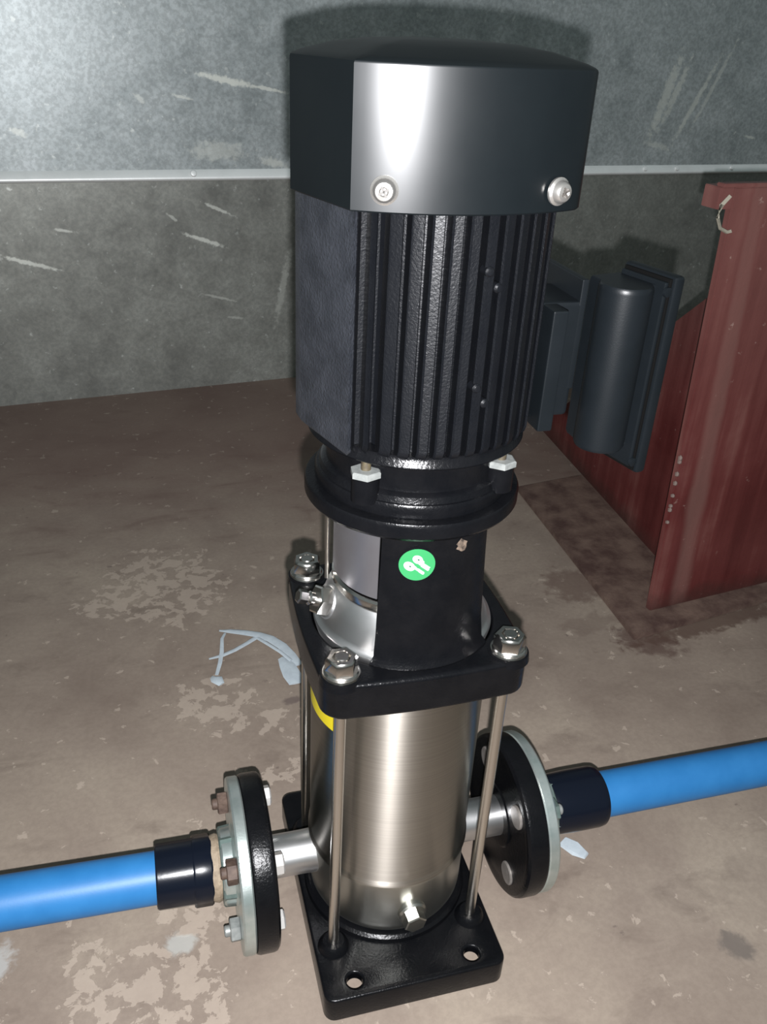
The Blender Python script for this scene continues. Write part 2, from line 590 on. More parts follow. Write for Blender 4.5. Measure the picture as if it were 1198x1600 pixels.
def ribbon_bm(pts, widths, thick, bm=None):
    """a flat strip along 3D points (mm) with widths across (mm)"""
    bm = bm or bmesh.new()
    P = [Vector(p) for p in pts]
    rows = []
    for i, p in enumerate(P):
        t = (P[min(i + 1, len(P) - 1)] - P[max(i - 1, 0)]).normalized()
        s = t.cross(Vector((0, 0, 1)))
        if s.length < 1e-3:
            s = Vector((1, 0, 0))
        s.normalize()
        u = s.cross(t).normalized()
        w = widths[i] / 2
        rows.append([bm.verts.new(q * MM) for q in (p - s * w, p + u * thick * 0.9, p + s * w, p - u * thick * 0.3)])
    for A, B in zip(rows, rows[1:]):
        for k in range(4):
            bm.faces.new((A[k], A[(k + 1) % 4], B[(k + 1) % 4], B[k]))
    bm.faces.new(rows[0])
    bm.faces.new(rows[-1])
    return bm


# ------------------------------------------------------------------ setting: floor and galvanised wall
fb = bmesh.new()
vs = [fb.verts.new(p) for p in ((-5, -4, 0), (6, -4, 0), (6, 3, 0), (-5, 3, 0), (-5, -4, -0.1), (6, -4, -0.1), (6, 3, -0.1), (-5, 3, -0.1))]
for q in ((0, 1, 2, 3), (7, 6, 5, 4), (0, 4, 5, 1), (1, 5, 6, 2), (2, 6, 7, 3), (3, 7, 4, 0)):
    fb.faces.new([vs[i] for i in q])
floor = bm_obj('floor', fb, floor_mat())
floor['kind'] = 'structure'

# wall frame: x along the wall, y into it; its foot passes through (-0.4455, 1.2171)
WM = Matrix.Translation((-0.4455, 1.2171, 0)) @ Matrix.Rotation(WYAW, 4, 'Z')
WI = WM.inverted()


def wc(x, z):
    """x, z in wall coordinates of a world point given by its world x (mm) and height"""
    y = 1217.1 + (x + 445.5) * math.tan(WYAW)
    p = WI @ Vector((x * MM, y * MM, 0))
    return p.x, z * MM


def scr(xa, za, xb, zb, w, k):
    ax_, az_ = wc(xa, za)
    bx_, bz_ = wc(xb, zb)
    return ((ax_ + bx_) / 2, (az_ + bz_) / 2, math.hypot(bx_ - ax_, bz_ - az_) / 2 * 1.25, w * MM, math.atan2(bz_ - az_, bx_ - ax_), k)


upper_scr = [scr(-32, 592, 80, 574, 6.5, 0.85), scr(60, 577, 133, 565, 3.5, 0.8), scr(-74, 557, -40, 550, 3.0, 0.6),
             scr(-45, 466, 50, 462, 19, 0.40), scr(85, 450, 133, 436, 9, 0.55),
             scr(1030, 655, 985, 500, 14, 0.6), scr(1055, 640, 1010, 520, 10, 0.55), scr(1130, 640, 1050, 480, 8, 0.6), scr(1170, 680, 1100, 520, 6, 0.45),
             scr(975, 480, 1035, 468, 8, 0.45), scr(1262, 494, 1290, 490, 3.5, 0.7), scr(-350, 500, -325, 488, 7, 0.45), scr(-140, 555, -125, 545, 6, 0.4)]
lower_scr = [scr(-27, 370, 24, 347, 3.6, 0.65), scr(-67, 314, 4, 288, 4.6, 0.75), scr(-400, 287, -309, 258, 4.8, 0.7), scr(-302, 331, -270, 325, 3.0, 0.55),
             scr(-36, 195, 22, 178, 3.0, 0.4), scr(-100, 353, -80, 338, 3.0, 0.45), scr(140, 270, 110, 130, 9, 0.30), scr(10, 145, 40, 140, 3, 0.35)]
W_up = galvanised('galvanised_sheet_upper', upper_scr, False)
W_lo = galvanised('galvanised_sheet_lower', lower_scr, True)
wall = bpy.data.objects.new('wall_back', None)
COL.objects.link(wall)
wall['kind'] = 'structure'
wall.matrix_world = WM


def wall_panel(z0, z1, mat, y0):
    b = box_bm(-3500, 6000, y0, y0 + 12, z0, z1, 0)
    return bm_obj('panel', b, mat, wall)


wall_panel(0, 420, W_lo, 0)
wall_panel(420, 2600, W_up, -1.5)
# the lap of the two sheets: a rolled ledge running along the wall
prof = [(0, 411), (-6, 412), (-10, 414.5), (-11, 417), (-10, 420), (-7, 425), (-4, 429), (-1, 432)]
sb = bmesh.new()
ra = [[sb.verts.new((x * MM, y * MM, z * MM)) for y, z in prof] for x in [-3500 + 100 * k for k in range(96)]]
for A, B in zip(ra, ra[1:]):
    for k in range(len(prof) - 1):
        sb.faces.new((A[k], A[k + 1], B[k + 1], B[k]))
M['seam'] = simple('galvanised_fold_glint', (0.84, 0.86, 0.85), 0.45, 0.3, col2=(0.92, 0.94, 0.93), nscale=20, bump=0.3, bscale=60)  # the flash's glint on the fold is put into its whitened base colour
seam = bm_obj('seam_fold', sb, M['seam'], wall, 60)
for wx in (-47, 982, 1072, 1235):
    x, z = wc(wx, 432)
    lathe('seam_bolt', [(0, 0), (6, 0), (6.5, 2), (5, 4), (0, 5)], M['seam'], wall, 12, (x * 1000, -7, 425), (0, -1, 0.35))

# ------------------------------------------------------------------ red steel support
sup = thing('steel_support', 'dark red painted steel post with triangular web and rusty foot plate by the wall', 'support', (0.5, 0.35, 0))
SO = Vector((500, 350, 0))


def sup_obj(name, bm, mat):
    o = bm_obj(name, bm, mat, sup, 35)
    o.matrix_parent_inverse = Matrix.Translation(-sup.location)
    return o


def prism_bm(poly_a, poly_b, bev=0):
    b = bmesh.new()
    A = [b.verts.new(Vector(p) * MM) for p in poly_a]
    B = [b.verts.new(Vector(p) * MM) for p in poly_b]
    n = len(A)
    b.faces.new(A[::-1])
    b.faces.new(B)
    for k in range(n):
        b.faces.new((A[k], A[(k + 1) % n], B[(k + 1) % n], B[k]))
    if bev:
        bmesh.ops.bevel(b, geom=b.edges[:], offset=bev * MM, segments=2, affect='EDGES')
    return b


dx8, dy8 = math.cos(math.radians(8)), math.sin(math.radians(8))
# foot plate on the floor
fp0 = [(416, 284), (735, 339), (760, 760), (429, 703)]
sup_obj('foot_plate', prism_bm([(x, y, 0) for x, y in fp0], [(x, y, 9) for x, y in fp0], 1.0), M['rust_plate'])
# face plate: leans a little towards the pump
FW = 250
fa = [(464, 329, 8), (464 + FW * dx8, 329 + FW * dy8, 8), (442 + FW * dx8, 326 + FW * dy8, 553), (442, 326, 553)]
fb_ = [(x - dy8 * 10, y + dx8 * 10, z) for x, y, z in fa]
sup_obj('face_plate', prism_bm(fa, fb_, 1.2), M['red'])
# raised weld-on flat bar down the face
ba = [(500, 333.5, 12), (516, 335.8, 12), (497, 332.8, 545), (481, 330.6, 545)]
# triangular web behind the face
ga = [(534, 349, 8), (568, 925, 8), (534, 349, 470)]
ga = [(541, 352, 8), (572, 932, 8), (572, 932, 16), (537, 352, 492)]
gb = [(x + 10, y - 0.6, z) for x, y, z in ga]
sup_obj('web_plate', prism_bm(ga, gb, 0.8), M['red'])
# top plate
ta = [(425, 323, 530), (690, 360, 530), (677, 450, 530), (412, 413, 530)]
ta = [(425, 321.5), (694, 359.3), (692.3, 371.3), (423.3, 333.5)]
sup_obj('top_plate', prism_bm([(x, y, 553.2) for x, y in ta], [(x, y, 557) for x, y in ta], 0.8), M['red'])
# end bracket under the top plate at the left
sup_obj('end_bracket', prism_bm([(424, 325, 531), (443, 327, 531), (440, 352, 531), (421, 350, 531)], [(424, 325, 553), (442, 327, 553), (439, 352, 553), (421, 350, 553)], 0.8), M['red'])
# weld bead down the left edge
wb = bmesh.new()
for k in range(16):
    t = k / 15
    z = 150 + 90 * t + R.uniform(-2, 2)
    x = 464 - 22 * z / 553
    mtx = Matrix.Translation(Vector((x - 0.5, 328, z)) * MM) @ Matrix.Diagonal((0.003, 0.003, 0.004 * R.uniform(0.6, 1.2), 1))
    if R.random() < 0.4:
        bmesh.ops.create_icosphere(wb, subdivisions=1, radius=1, matrix=mtx)
o = sup_obj('weld_spatter', wb, simple('pale_spatter', (0.15, 0.11, 0.095), 0.7))

cd = ribbon_bm([(433, 320, 545), (424, 318, 537), (421, 317, 524), (427, 317, 513), (436, 316, 509), (441, 316, 510)], [5, 6, 6, 6, 5, 4], 3)
cord = bm_obj('cord', cd, M['cord'])
tag(cord, 'frayed off-white cord end hanging at the top left corner of the red post', 'cord')

# ------------------------------------------------------------------ the pump
pump = thing('multistage_pump', 'vertical stainless steel pump with black finned motor standing on the floor between blue pipes', 'pump')

# base plate with four real holes
HX, HY = 49, 93
hol = [circle_pts(6.5, sx * HX, sy * HY, 24) for sx in (-1, 1) for sy in (-1, 1)]
base = plate('base_plate', rrect(75, 107, 9, 6), hol, 0, 26, 2.2, M['cast_black'], pump)
# the casting is hollow underneath, so the floor shows through its holes
cut = bm_obj('cut', box_bm(-68, 68, -100, 100, -5, 18), None, None)
bo_ = base.modifiers.new('hollow', 'BOOLEAN')
bo_.operation = 'DIFFERENCE'
bo_.object = cut
bo_.solver = 'EXACT'
base.modifiers.remove(base.modifiers['weighted_normals'])
dg_ = bpy.context.evaluated_depsgraph_get()
dg_.update()
nm = bpy.data.meshes.new_from_object(base.evaluated_get(dg_))
base.modifiers.clear()
base.data = nm
finish(nm, 35)
bpy.data.objects.remove(cut)
# raised ring that carries the chamber, and bosses round the rods
lathe('base_ring', [(60, 26), (70.5, 26), (70, 30), (67.5, 32), (60, 32)], M['cast_black'], pump, 96)
for sx in (-1, 1):
    for sy in (-1, 1):
        lathe('rod_boss', [(0, 25), (13, 25.5), (11, 30), (8.5, 32.5), (0, 32.5)], M['cast_black'], pump, 32, (sx * 59, sy * 60, 0))

# stainless chamber foot and outer sleeve
lathe('foot_chamber', [(0, 31), (60, 31), (63.5, 33), (65.5, 38), (65.8, 44), (65.8, 86), (64.5, 90), (60, 90)], M['steel_foot'], pump, 128, ang=50)
lathe('outer_sleeve', [(60, 89), (65.2, 89), (67.4, 90.5), (67.4, 93), (66.2, 95), (66, 97), (66, 276), (67, 278), (67, 283), (60, 283)], M['steel'], pump, 128, ang=50)

# yellow label wrapped on the sleeve
lb = lathe_bm([(66.15, 234), (66.3, 234.2), (66.3, 279), (66.15, 279)], 24, (0, 0, 0), (0, 0, 1), math.radians(-90 - 118), math.radians(-90 - 60), closed=True)
bm_obj('label', lb, M['yellow'], pump)['label'] = 'yellow label on the steel sleeve'

# drain plug
dpl = lathe('drain_plug', [(0, 0), (12, 0), (12, 5), (10.5, 6.5), (0, 6.5)], M['steel_foot'], pump, 40, (4, -63, 56), (0.06, -1, 0))
ngon_prism('hex_head', 9.5, 5, 14, 6, (4, -63, 54), (0.06, -1, -0.05), M['steel_foot'], dpl, 1.2, 0.3)

# ports and cast flanges
for s in (-1, 1):
    st = lathe('port_stub', [(0, 55), (18.5, 55), (18, 62), (17.5, 72), (17.5, 104), (0, 104)], M['steel_satin'], pump, 64, (0, 0, 71), (s, 0, 0))
    prof = [(15, 102), (27, 102), (28.5, 103), (60, 103.5), (63.5, 102.4), (68, 102.6), (70.3, 104.5), (71, 107), (71, 118), (70, 120.6), (15, 121)]
    hp = circle_pts(1, 0, 0, 4)
    fl_ = lathe('port_flange', prof, M['cast_black'], pump, 96, (0, 0, 71), (s, 0, 0))
    for by in (-1, 1):
        for bz in (-1, 1):
            o3 = (0, by * 35, 71 + bz * 35)
            if s == 1:
                # round heads set in their holes
                bo = lathe('flange_bolt', [(0, -104), (10.2, -104), (10.2, -102.2), (9.4, -101.4), (0, -101.2)], M['nut_grey'], fl_, 32, o3, (-1, 0, 0))
            else:
                ngon_prism('flange_bolt', 8.6, 94.5, 102.8, 6, o3, (-1, 0, 0), M['nut_light'], fl_, 2.2, R.random())

# tie rods
rod0 = None
for sx in (-1, 1):
    for sy in (-1, 1):
        r0 = lathe('tie_rod', [(0, 24), (4.2, 24), (4.2, 318), (3.2, 320), (0, 320)], M['rod'], pump, 24, (0, 0, 0))
        r0.location = mm(sx * 59, sy * 60, 0)
        lathe('washer', [(4.4, 310.4), (12.6, 310.4), (13, 311.3), (12.6, 312.6), (4.4, 312.6)], M['chrome'], r0, 40, closed=True)
        # cap nut: round collar, hex flats, open top showing the stud
        bm_obj('nut_collar', lathe_bm([(4.3, 312.5), (11.8, 312.5), (11.8, 313.4), (11.0, 314.4), (4.3, 314.4)], 36, closed=True), M['chrome'], r0)
        nut = bm_obj('nut', lathe_bm([(5.6, 313.5), (10.6, 313.5), (11.1, 314.5), (11.1, 322.4), (9.6, 324.4), (6.6, 324.4), (5.6, 321.5)], 6, closed=True, a0=0.35 * (sx + 2 * sy), a1=0.35 * (sx + 2 * sy) + 2 * PI), M['chrome'], r0, 50)
        lathe('stud_end', [(0, 315), (5.4, 315), (5.4, 323), (4.4, 324.8), (0, 324.8)], M['chrome'], r0, 24)

# cast upper bracket: square plate with open middle
ol = rrect(73.5, 73.0, 17, 8, bulge=2.5)
plate('bracket_plate', ol, [circle_pts(65.3, 0, 0, 72)], 280, 310, 3.2, M['cast_black'], pump)
# four low pads under the nuts
for sx in (-1, 1):
    for sy in (-1, 1):
        lathe('nut_pad', [(0, 305), (15.0, 305), (14.2, 310.4), (0, 310.6)], M['cast_black'], pump, 32, (sx * 59, sy * 60, 0))
# two curved column walls
for c in (-90, 90):
    a = math.radians(c)
    a += math.radians(5 if c < 0 else 0)
    w = math.radians(39)
    b = bmesh.new()
    n = 28
    rows = []
    for z, r, extra in ((304, 68.5, 3), (311, 66.2, 1.2), (315, 63.6, 0), (332, 61.4, 0), (385, 58.8, 0), (403, 58.2, 0), (409, 60, 1.5), (414, 64, 3)):
        rows.append([b.verts.new(mm((r) * math.cos(a - w - math.radians(extra) + 2 * (w + math.radians(extra)) * k / n), (r) * math.sin(a - w - math.radians(extra) + 2 * (w + math.radians(extra)) * k / n), z)) for k in range(n + 1)])
    inner = []
    for z, r, extra in ((304, 54, 3), (311, 54, 1.2), (315, 54, 0), (332, 54, 0), (385, 53, 0), (403, 52, 0), (409, 52, 1.5), (414, 52, 3)):
        inner.append([b.verts.new(mm((r) * math.cos(a - w - math.radians(extra) + 2 * (w + math.radians(extra)) * k / n), (r) * math.sin(a - w - math.radians(extra) + 2 * (w + math.radians(extra)) * k / n), z)) for k in range(n + 1)])
    for grid in (rows, inner):
        for A, B in zip(grid, grid[1:]):
            for k in range(n):
                b.faces.new((A[k], A[k + 1], B[k + 1], B[k]))
    for i in range(len(rows) - 1):
        for k in (0, n):
            b.faces.new((rows[i][k], rows[i + 1][k], inner[i + 1][k], inner[i][k]))
    for i in (0, len(rows) - 1):
        for k in range(n):
            b.faces.new((rows[i][k], rows[i][k + 1], inner[i][k + 1], inner[i][k]))
    bm_obj('bracket_column', b, M['cast_black'], pump, 40)
# upper ring of the bracket
lathe('bracket_ring', [(48, 408), (62, 408), (66, 409), (70, 411.5), (71.3, 413.5), (71.3, 420.5), (70.2, 422.6), (66.5, 423.2), (48, 423.2)], M['cast_black'], pump, 128, closed=True)

# pump head: silver cone and collar inside the bracket
lathe('pump_head', [(62, 300), (64.2, 308), (64.8, 310.5), (64.2, 312.2), (62.4, 313), (61.2, 314.6), (60.2, 316.5), (57, 327), (53, 337), (50.5, 340), (49.5, 342), (44, 343.5), (40, 343.5), (40, 296)], M['steel_satin'], pump, 128, ang=40)
lathe('seal_collar', [(36, 340), (50.8, 340.5), (52, 343), (51.6, 347.5), (49.5, 349), (36, 349)], M['chrome'], pump, 96)
lathe('shaft_coupling', [(0, 345), (20, 345), (20, 408), (0, 408)], M['cast_black'], pump, 40)
# curved guards closing both windows
for c in (180, 0):
    a = math.radians(c)
    w = math.radians(52)
    b = lathe_bm([(50.2, 352), (51.2, 352), (51.2, 410), (50.2, 410)], 32, (0, 0, 0), (0, 0, 1), a - w, a + w, closed=True)
    bm_obj('coupling_guard', b, M['guard_steel'], pump)
lathe('guide_pin', [(0, 340), (1.6, 340), (1.6, 409), (0, 409)], M['rod'], pump, 12, (-54.5, 9, 0))

# vent plug on the cone, pointing left
vp = lathe('vent_plug', [(0, 0), (13, 0), (13.8, 2), (12.2, 7), (11, 8.5), (0, 8.5)], M['steel_satin'], pump, 40, (-50, -2, 325), (-0.93, -0.13, 0.42))
ngon_prism('hex_body', 10.8, 7, 17, 6, (-50, -2, 325), (-0.93, -0.13, 0.42), M['chrome'], vp, 1.4, 0.4)
lathe('vent_stem', [(0, 15), (5, 15), (5, 22), (3.4, 23.5), (3.4, 27), (0, 27)], M['chrome'], vp, 20, (-50, -2, 325), (-0.93, -0.13, 0.42))
ngon_prism('vent_screw', 5.2, 24, 31, 6, (-50, -2, 325), (-0.93, -0.13, 0.42), M['chrome'], vp, 1.2, 0.1)

# green round sticker on the column with its pale print
stc = lathe_bm([(58.15, 0), (58.3, 0)], 1)
stc.free()


SKS = 0.86


def curved_patch(name, pts2, rad, mat, parent, az, zc, th=0.25):
    """flat shape (mm, u right, v up) bent round the column"""
    b = bmesh.new()
    F = []
    B = []
    for u, v in pts2:
        a = math.radians(az - 90) + u / rad
        F.append(b.verts.new(mm((rad + th) * math.cos(a), (rad + th) * math.sin(a), zc + v)))
        B.append(b.verts.new(mm(rad * math.cos(a), rad * math.sin(a), zc + v)))
    ca = math.radians(az - 90) + sum(p[0] for p in pts2) / len(pts2) / rad
    cv = sum(p[1] for p in pts2) / len(pts2)
    c = b.verts.new(mm((rad + th) * math.cos(ca), (rad + th) * math.sin(ca), zc + cv))
    n = len(F)
    for k in range(n):
        b.faces.new((c, F[k], F[(k + 1) % n]))
        b.faces.new((F[k], B[k], B[(k + 1) % n], F[(k + 1) % n]))
    return bm_obj(name, b, mat, parent, 40)


sk = curved_patch('sticker', circle_pts(11.6, 0, 0, 40), 60.3, M['green'], pump, -11.5, 388.5, 0.25)
sk['label'] = 'round green sticker'
TH = math.radians(-37)


def rotp(pts, cx, cy):
    return [((cx + x * math.cos(TH) - y * math.sin(TH)) * SKS, (cy + x * math.sin(TH) + y * math.cos(TH)) * SKS) for x, y in pts]


def ell(a, b_, n=20):
    return [(a * math.cos(2 * PI * k / n), b_ * math.sin(2 * PI * k / n)) for k in range(n)]


for (cx, cy, a_, b_) in ((-5.6, -1.3, 4.6, 3.5), (0.2, 4.6, 4.1, 3.3)):
    curved_patch('print', rotp(ell(a_, b_), cx, cy), 60.55, M['ink'], sk, -11.5, 388.5, 0.08)
    curved_patch('print', rotp(ell(0.9, 0.7, 10), cx + 0.6, cy - 0.1), 60.65, M['ink_dark'], sk, -11.5, 388.5, 0.05)
curved_patch('print', rotp(ell(2.2, 2.3), 3.0, 1.9), 60.55, M['ink'], sk, -11.5, 388.5, 0.08)
for (cx, cy, l, h) in ((2.4, -5.6, 3.8, 0.75), (0.6, -4.0, 5.6, 1.2), (6.0, -2.6, 3.6, 0.9), (6.9, -1.0, 3.3, 0.75)):
    curved_patch('print', rotp([(-l, -h), (l, -h), (l, h), (-l, h)], cx, cy), 60.55, M['ink'], sk, -11.5, 388.5, 0.08)
# chipped paint beside it
cp = [(R.uniform(0.55, 1.0) * 5 * math.cos(2 * PI * k / 14), R.uniform(0.5, 1.0) * 6 * math.sin(2 * PI * k / 14)) for k in range(14)]
curved_patch('paint_chip', cp, 59.0, simple('chipped_primer', (0.13, 0.095, 0.07), 0.7, col2=(0.02, 0.014, 0.01), nscale=300), pump, 17.5, 398, 0.1)

# ------------------------------------------------------------------ motor
lathe('motor_flange', [(40, 423), (64, 423), (64.6, 424.5), (64.4, 430), (63.2, 432), (62.0, 432.3), (61.4, 434), (60.8, 436), (59.4, 437.2), (57.4, 438), (57, 440), (57, 451), (58, 455), (62, 457.5), (68.6, 458.5), (69.4, 459.5), (69.2, 460.6), (67.4, 463.4), (67.2, 466), (40, 466)], M['cast_black'], pump, 128, closed=True)
for sx in (-1, 1):
    for sy in (-1, 1):
        lug = lathe('flange_lug', [(0, 430), (8.6, 430), (8.6, 446), (0, 446)], M['cast_black'], pump, 28, (sx * 43.5, sy * 43.5, 0))
        n1 = ngon_prism('nut', 9.8, 446, 450.5, 6, (sx * 43.5, sy * 43.5, 0), (0, 0, 1), M['zinc_white'], lug, 1.0, 0.4)
        lathe('stud', [(0, 449), (3.1, 449), (3.1, 460), (0, 460)], M['stud'], lug, 16, (sx * 43.5, sy * 43.5, 0))

# motor housing: round core with a flat rough pad on the left
ap = Vector((-57, -50, 0))
bp_ = Vector((-74, 5, 0))
core = [Vector((-54, -48, 0)), Vector((-62.5, -22.5, 0)), Vector((-71, 5, 0)), Vector((-72, 16, 0)), Vector((-68, 28, 0)), Vector((-58, 34, 0))]
for k in range(40):
    a = math.radians(148 - k * (148 + 128) / 39)
    core.append(Vector((60 * math.cos(a), 60 * math.sin(a), 0)))
core.append(Vector((-40, -40.0, 0)))
core.append(Vector((-50.5, -40.5, 0)))
core = core[::-1]
lo, hi = 463, 605
loops = [[p * 0.955 + Vector((0, 0, lo)) for p in core], [p + Vector((0, 0, lo + 3)) for p in core], [p + Vector((0, 0, hi)) for p in core]]
M['pad_black'] = simple('rough_motor_side', (0.010, 0.0115, 0.015), 0.42, col2=(0.018, 0.020, 0.025), bump=1.0, bscale=480, bdist=0.0010, spec=0.7)
house = bm_obj('motor_housing', rings_bm(loops), M['motor_black'], pump, 24)
# thick rough pad on the left side
padl = [Vector((-57, -50, 0)), Vector((-65.5, -22.5, 0)), Vector((-74, 5, 0)), Vector((-75, 16, 0)), Vector((-71, 27, 0)), Vector((-66, 26, 0)), Vector((-69, 5, 0)), Vector((-53.8, -46.5, 0))][::-1]
pc = sum(padl, Vector()) / len(padl)
bm_obj('side_pad', rings_bm([[pc + (p - pc) * 0.97 + Vector((0.5, 0, 463)) for p in padl], [p + Vector((0, 0, 464.5)) for p in padl], [p + Vector((0, 0, 606)) for p in padl]]), M['pad_black'], house, 24)


def fin_bm(x, w, y_root, y_tip, dirn, along_x=False):
    """one vertical cooling fin; dirn -1 front, +1 back; its tip follows the motor's round"""
    b = bmesh.new()
    rt = 71.0

    def tip(u):
        return dirn * math.sqrt(max(rt * rt - u * u, 8 * 8))
    x0, x1 = x - w / 2, x + w / 2
    vs_ = []
    for z, cut in ((462.5, 7), (466, 2.2), (470.5, 0), (605, 0)):
        pts = [(x0 + 0.5, y_root), (x0, tip(x0) - dirn * (cut + 1.2)), (x0 + 0.9, tip(x0) - dirn * cut), (x1 - 0.9, tip(x1) - dirn * cut), (x1, tip(x1) - dirn * (cut + 1.2)), (x1 - 0.5, y_root)]
        if along_x:
            pts = [(q[1], q[0]) for q in pts]
        vs_.append([b.verts.new(mm(px, py, z)) for px, py in pts])
    n_ = 6
    for A, B in zip(vs_, vs_[1:]):
        for k in range(n_):
            b.faces.new((A[k], A[(k + 1) % n_], B[(k + 1) % n_], B[k]))
    b.faces.new(vs_[0])
    b.faces.new(vs_[-1])
    return b


xs = [-46.5 + 9.75 * k for k in range(12)]
for i, x in enumerate(xs):
    for dn in (-1, 1):
        root = dn * (math.sqrt(max(59 ** 2 - x * x, 10 ** 2)))
        w = 6.2 if i != 0 else 3.0
        if abs(x) > 62:
            w = 4.0
        bm_obj('cooling_fin', fin_bm(x, w, root, None, dn), M['motor_black'], house, 30)
for y in (-28, -18, 54):
    root = math.sqrt(max(59 ** 2 - y * y, 100))
    bm_obj('cooling_fin', fin_bm(y, 4.0, root, None, 1, True), M['motor_black'], house, 30)
# rivet bosses that once held a plate, on the fins
for az, z, r in ((9, 573, 70.6), (14.5, 564, 70), (8.5, 509, 70.6), (14, 499, 70)):
    a = math.radians(az - 90)
    lathe('rivet', [(0, -5), (2.8, -5), (2.8, 1.0), (1.8, 2.2), (0, 2.4)], M['motor_black'], house, 14, (r * math.cos(a), r * math.sin(a), z), (math.cos(a), math.sin(a), 0))


# fan cover
def catmull(P, m):
    out = []
    for i in range(len(P) - 1):
        p0 = P[max(i - 1, 0)]
        p1, p2 = P[i], P[i + 1]
        p3 = P[min(i + 2, len(P) - 1)]
        for k in range(m):
            t = k / m
            out.append(0.5 * ((2 * p1) + (p2 - p0) * t + (2 * p0 - 5 * p1 + 4 * p2 - p3) * t * t + (3 * p1 - p0 - 3 * p2 + p3) * t ** 3))
    out.append(P[-1])
    return out


V = Vector
def arc_pts(p, q, rad, n):
    """n+1 points on the arc of radius rad from p to q, bulging to the right of p->q"""
    p, q = V(p), V(q)
    m_ = (p + q) / 2
    d_ = q - p
    h = math.sqrt(rad * rad - d_.length_squared / 4)
    nrm = V((-d_.y, d_.x)).normalized()
    c_ = m_ + nrm * h
    a0 = math.atan2(p.y - c_.y, p.x - c_.x)
    a1 = math.atan2(q.y - c_.y, q.x - c_.x)
    while a1 < a0:
        a1 += 2 * PI
    return [V((c_.x + rad * math.cos(a0 + (a1 - a0) * k / n), c_.y + rad * math.sin(a0 + (a1 - a0) * k / n))) for k in range(n + 1)]


outl = arc_pts((-61, -58.5), (58, -59), 140, 24)[:-1]
outl += arc_pts((58, -59), (68, -46), 16, 5)[:-1]
outl += arc_pts((68, -46), (79, 0), 150, 6)[:-1]
outl += arc_pts((79, 0), (-80, 3), 80.5, 40)
outl += [V((-80, 3)).lerp(V((-61, -58.5)), t) for t in (0.25, 0.5, 0.75)]


def inset(pts, d, z, sc=None):
    n_ = len(pts)
    res = []
    for i, p in enumerate(pts):
        t = (pts[(i + 1) % n_] - pts[i - 1]).normalized()
        nrm = V((-t.y, t.x))
        q = p + nrm * d
        res.append(V((q.x, q.y, z)))
    return res


Z0, Z1 = 601, 674
cov = rings_bm([inset(outl, 1.6, Z1 - 12), inset(outl, 1.6, Z0 + 1), inset(outl, 0.8, Z0), inset(outl, 0, Z0 + 0.8), inset(outl, 0, Z1 - 8), inset(outl, 0.4, Z1 - 7), inset(outl, 1.6, Z1 - 6.2), [V((p.x * 0.93, p.y * 0.93, Z1 - 4.6)) for p in outl], [V((p.x * 0.72, p.y * 0.72, Z1 - 0.4)) for p in outl], [V((p.x * 0.5, p.y * 0.5, Z1 + 2.0)) for p in outl], [V((p.x * 0.2, p.y * 0.2, Z1 + 3.2)) for p in outl]], False, True)
cover = bm_obj('fan_cover', cov, M['cover_black'], pump, 24)
for sx_, sy_, z in ((-46, -65.8, 612), (46, -66.8, 612), (45, 67.3, 612), (-45, 67.3, 612)):
    a = math.atan2(sy_ * (2.1 if sy_ < 0 else 1), sx_)
    d = (math.cos(a), math.sin(a), 0)
    sc_ = lathe('cover_screw', [(0, -2), (6.9, -1.2), (7.0, 0.2), (5.9, 0.9), (5.6, 1.4), (5.2, 3.4), (4.2, 4.6), (2.4, 5.0), (1.6, 4.2), (0, 4.0)], M['screw'], cover, 24, (sx_, sy_, z), d)
    fx = Matrix(((-d[1], 0, d[0], 0), (d[0], 0, d[1], 0), (0, 1, 0, 0), (0, 0, 0, 1)))
    xb = box_bm(-2.9, 2.9, -0.55, 0.55, 3.9, 5.15)
    box_bm(-0.55, 0.55, -2.9, 2.9, 3.9, 5.15, bm=xb)
    xb.transform(Matrix.Translation(mm(sx_, sy_, z)) @ fx @ Matrix.Rotation(0.5, 4, 'Z'))
    bm_obj('cross_slot', xb, M['slot'], cover)
# terminal box
tb = box('terminal_box', 60, 116, 14, 62, 450, 531, M['box_black'], pump, 3.5)
box('box_ledge', 86, 97, -3, 15, 447, 530, M['box_black'], tb, 1.5)
box('box_lid_rim', 112, 117, 14, 78, 470, 545, M['box_black'], tb, 1.0)
box('conduit_entry', 60, 84, 20, 44, 530, 545, M['box_black'], tb, 2)

# capacitor cover: rounded canister against an outer lid plate
KM = Matrix.Translation(mm(136, 6, 0)) @ Matrix.Rotation(math.radians(14), 4, 'Z')
dpts = []
for k in range(25):
    a = math.radians(115 + k * (335 - 115) / 24)
    dpts.append((17.8 * math.cos(a) + 4, 17.8 * math.sin(a)))
dpts = [(21, 26), (-4, 26)] + dpts[1:] + [(21, -10)]
cb = rings_bm([[V((x * 0.93, y * 0.93, 430)) for x, y in dpts], [V((x, y, 432.5)) for x, y in dpts], [V((x, y, 540)) for x, y in dpts], [V((x * 0.985, y * 0.985, 542.6)) for x, y in dpts], [V((x * 0.93, y * 0.93, 544)) for x, y in dpts]])
cap = bm_obj('capacitor_cover', cb, M['box_black'], pump, 30)
cap.matrix_local = KM
lip = bm_obj('cover_lip', box_bm(20.5, 24, -17, 24, 416, 547, 1.2), M['box_black'], cap)
lid = bm_obj('outer_lid', box_bm(25.2, 34, -21, 27, 411, 551, 2.5), M['box_black'], cap)
bm_obj('gasket', box_bm(23.5, 26, -18, 24, 413, 549, 0.3), M['dark_hole'], cap)
for z in (420, 541):
    lathe('lid_screw', [(0, 0), (3.4, 0), (3.2, 2), (0, 2.6)], M['box_black'], cap, 16, (22.4, -17, z), (0, -1, 0))

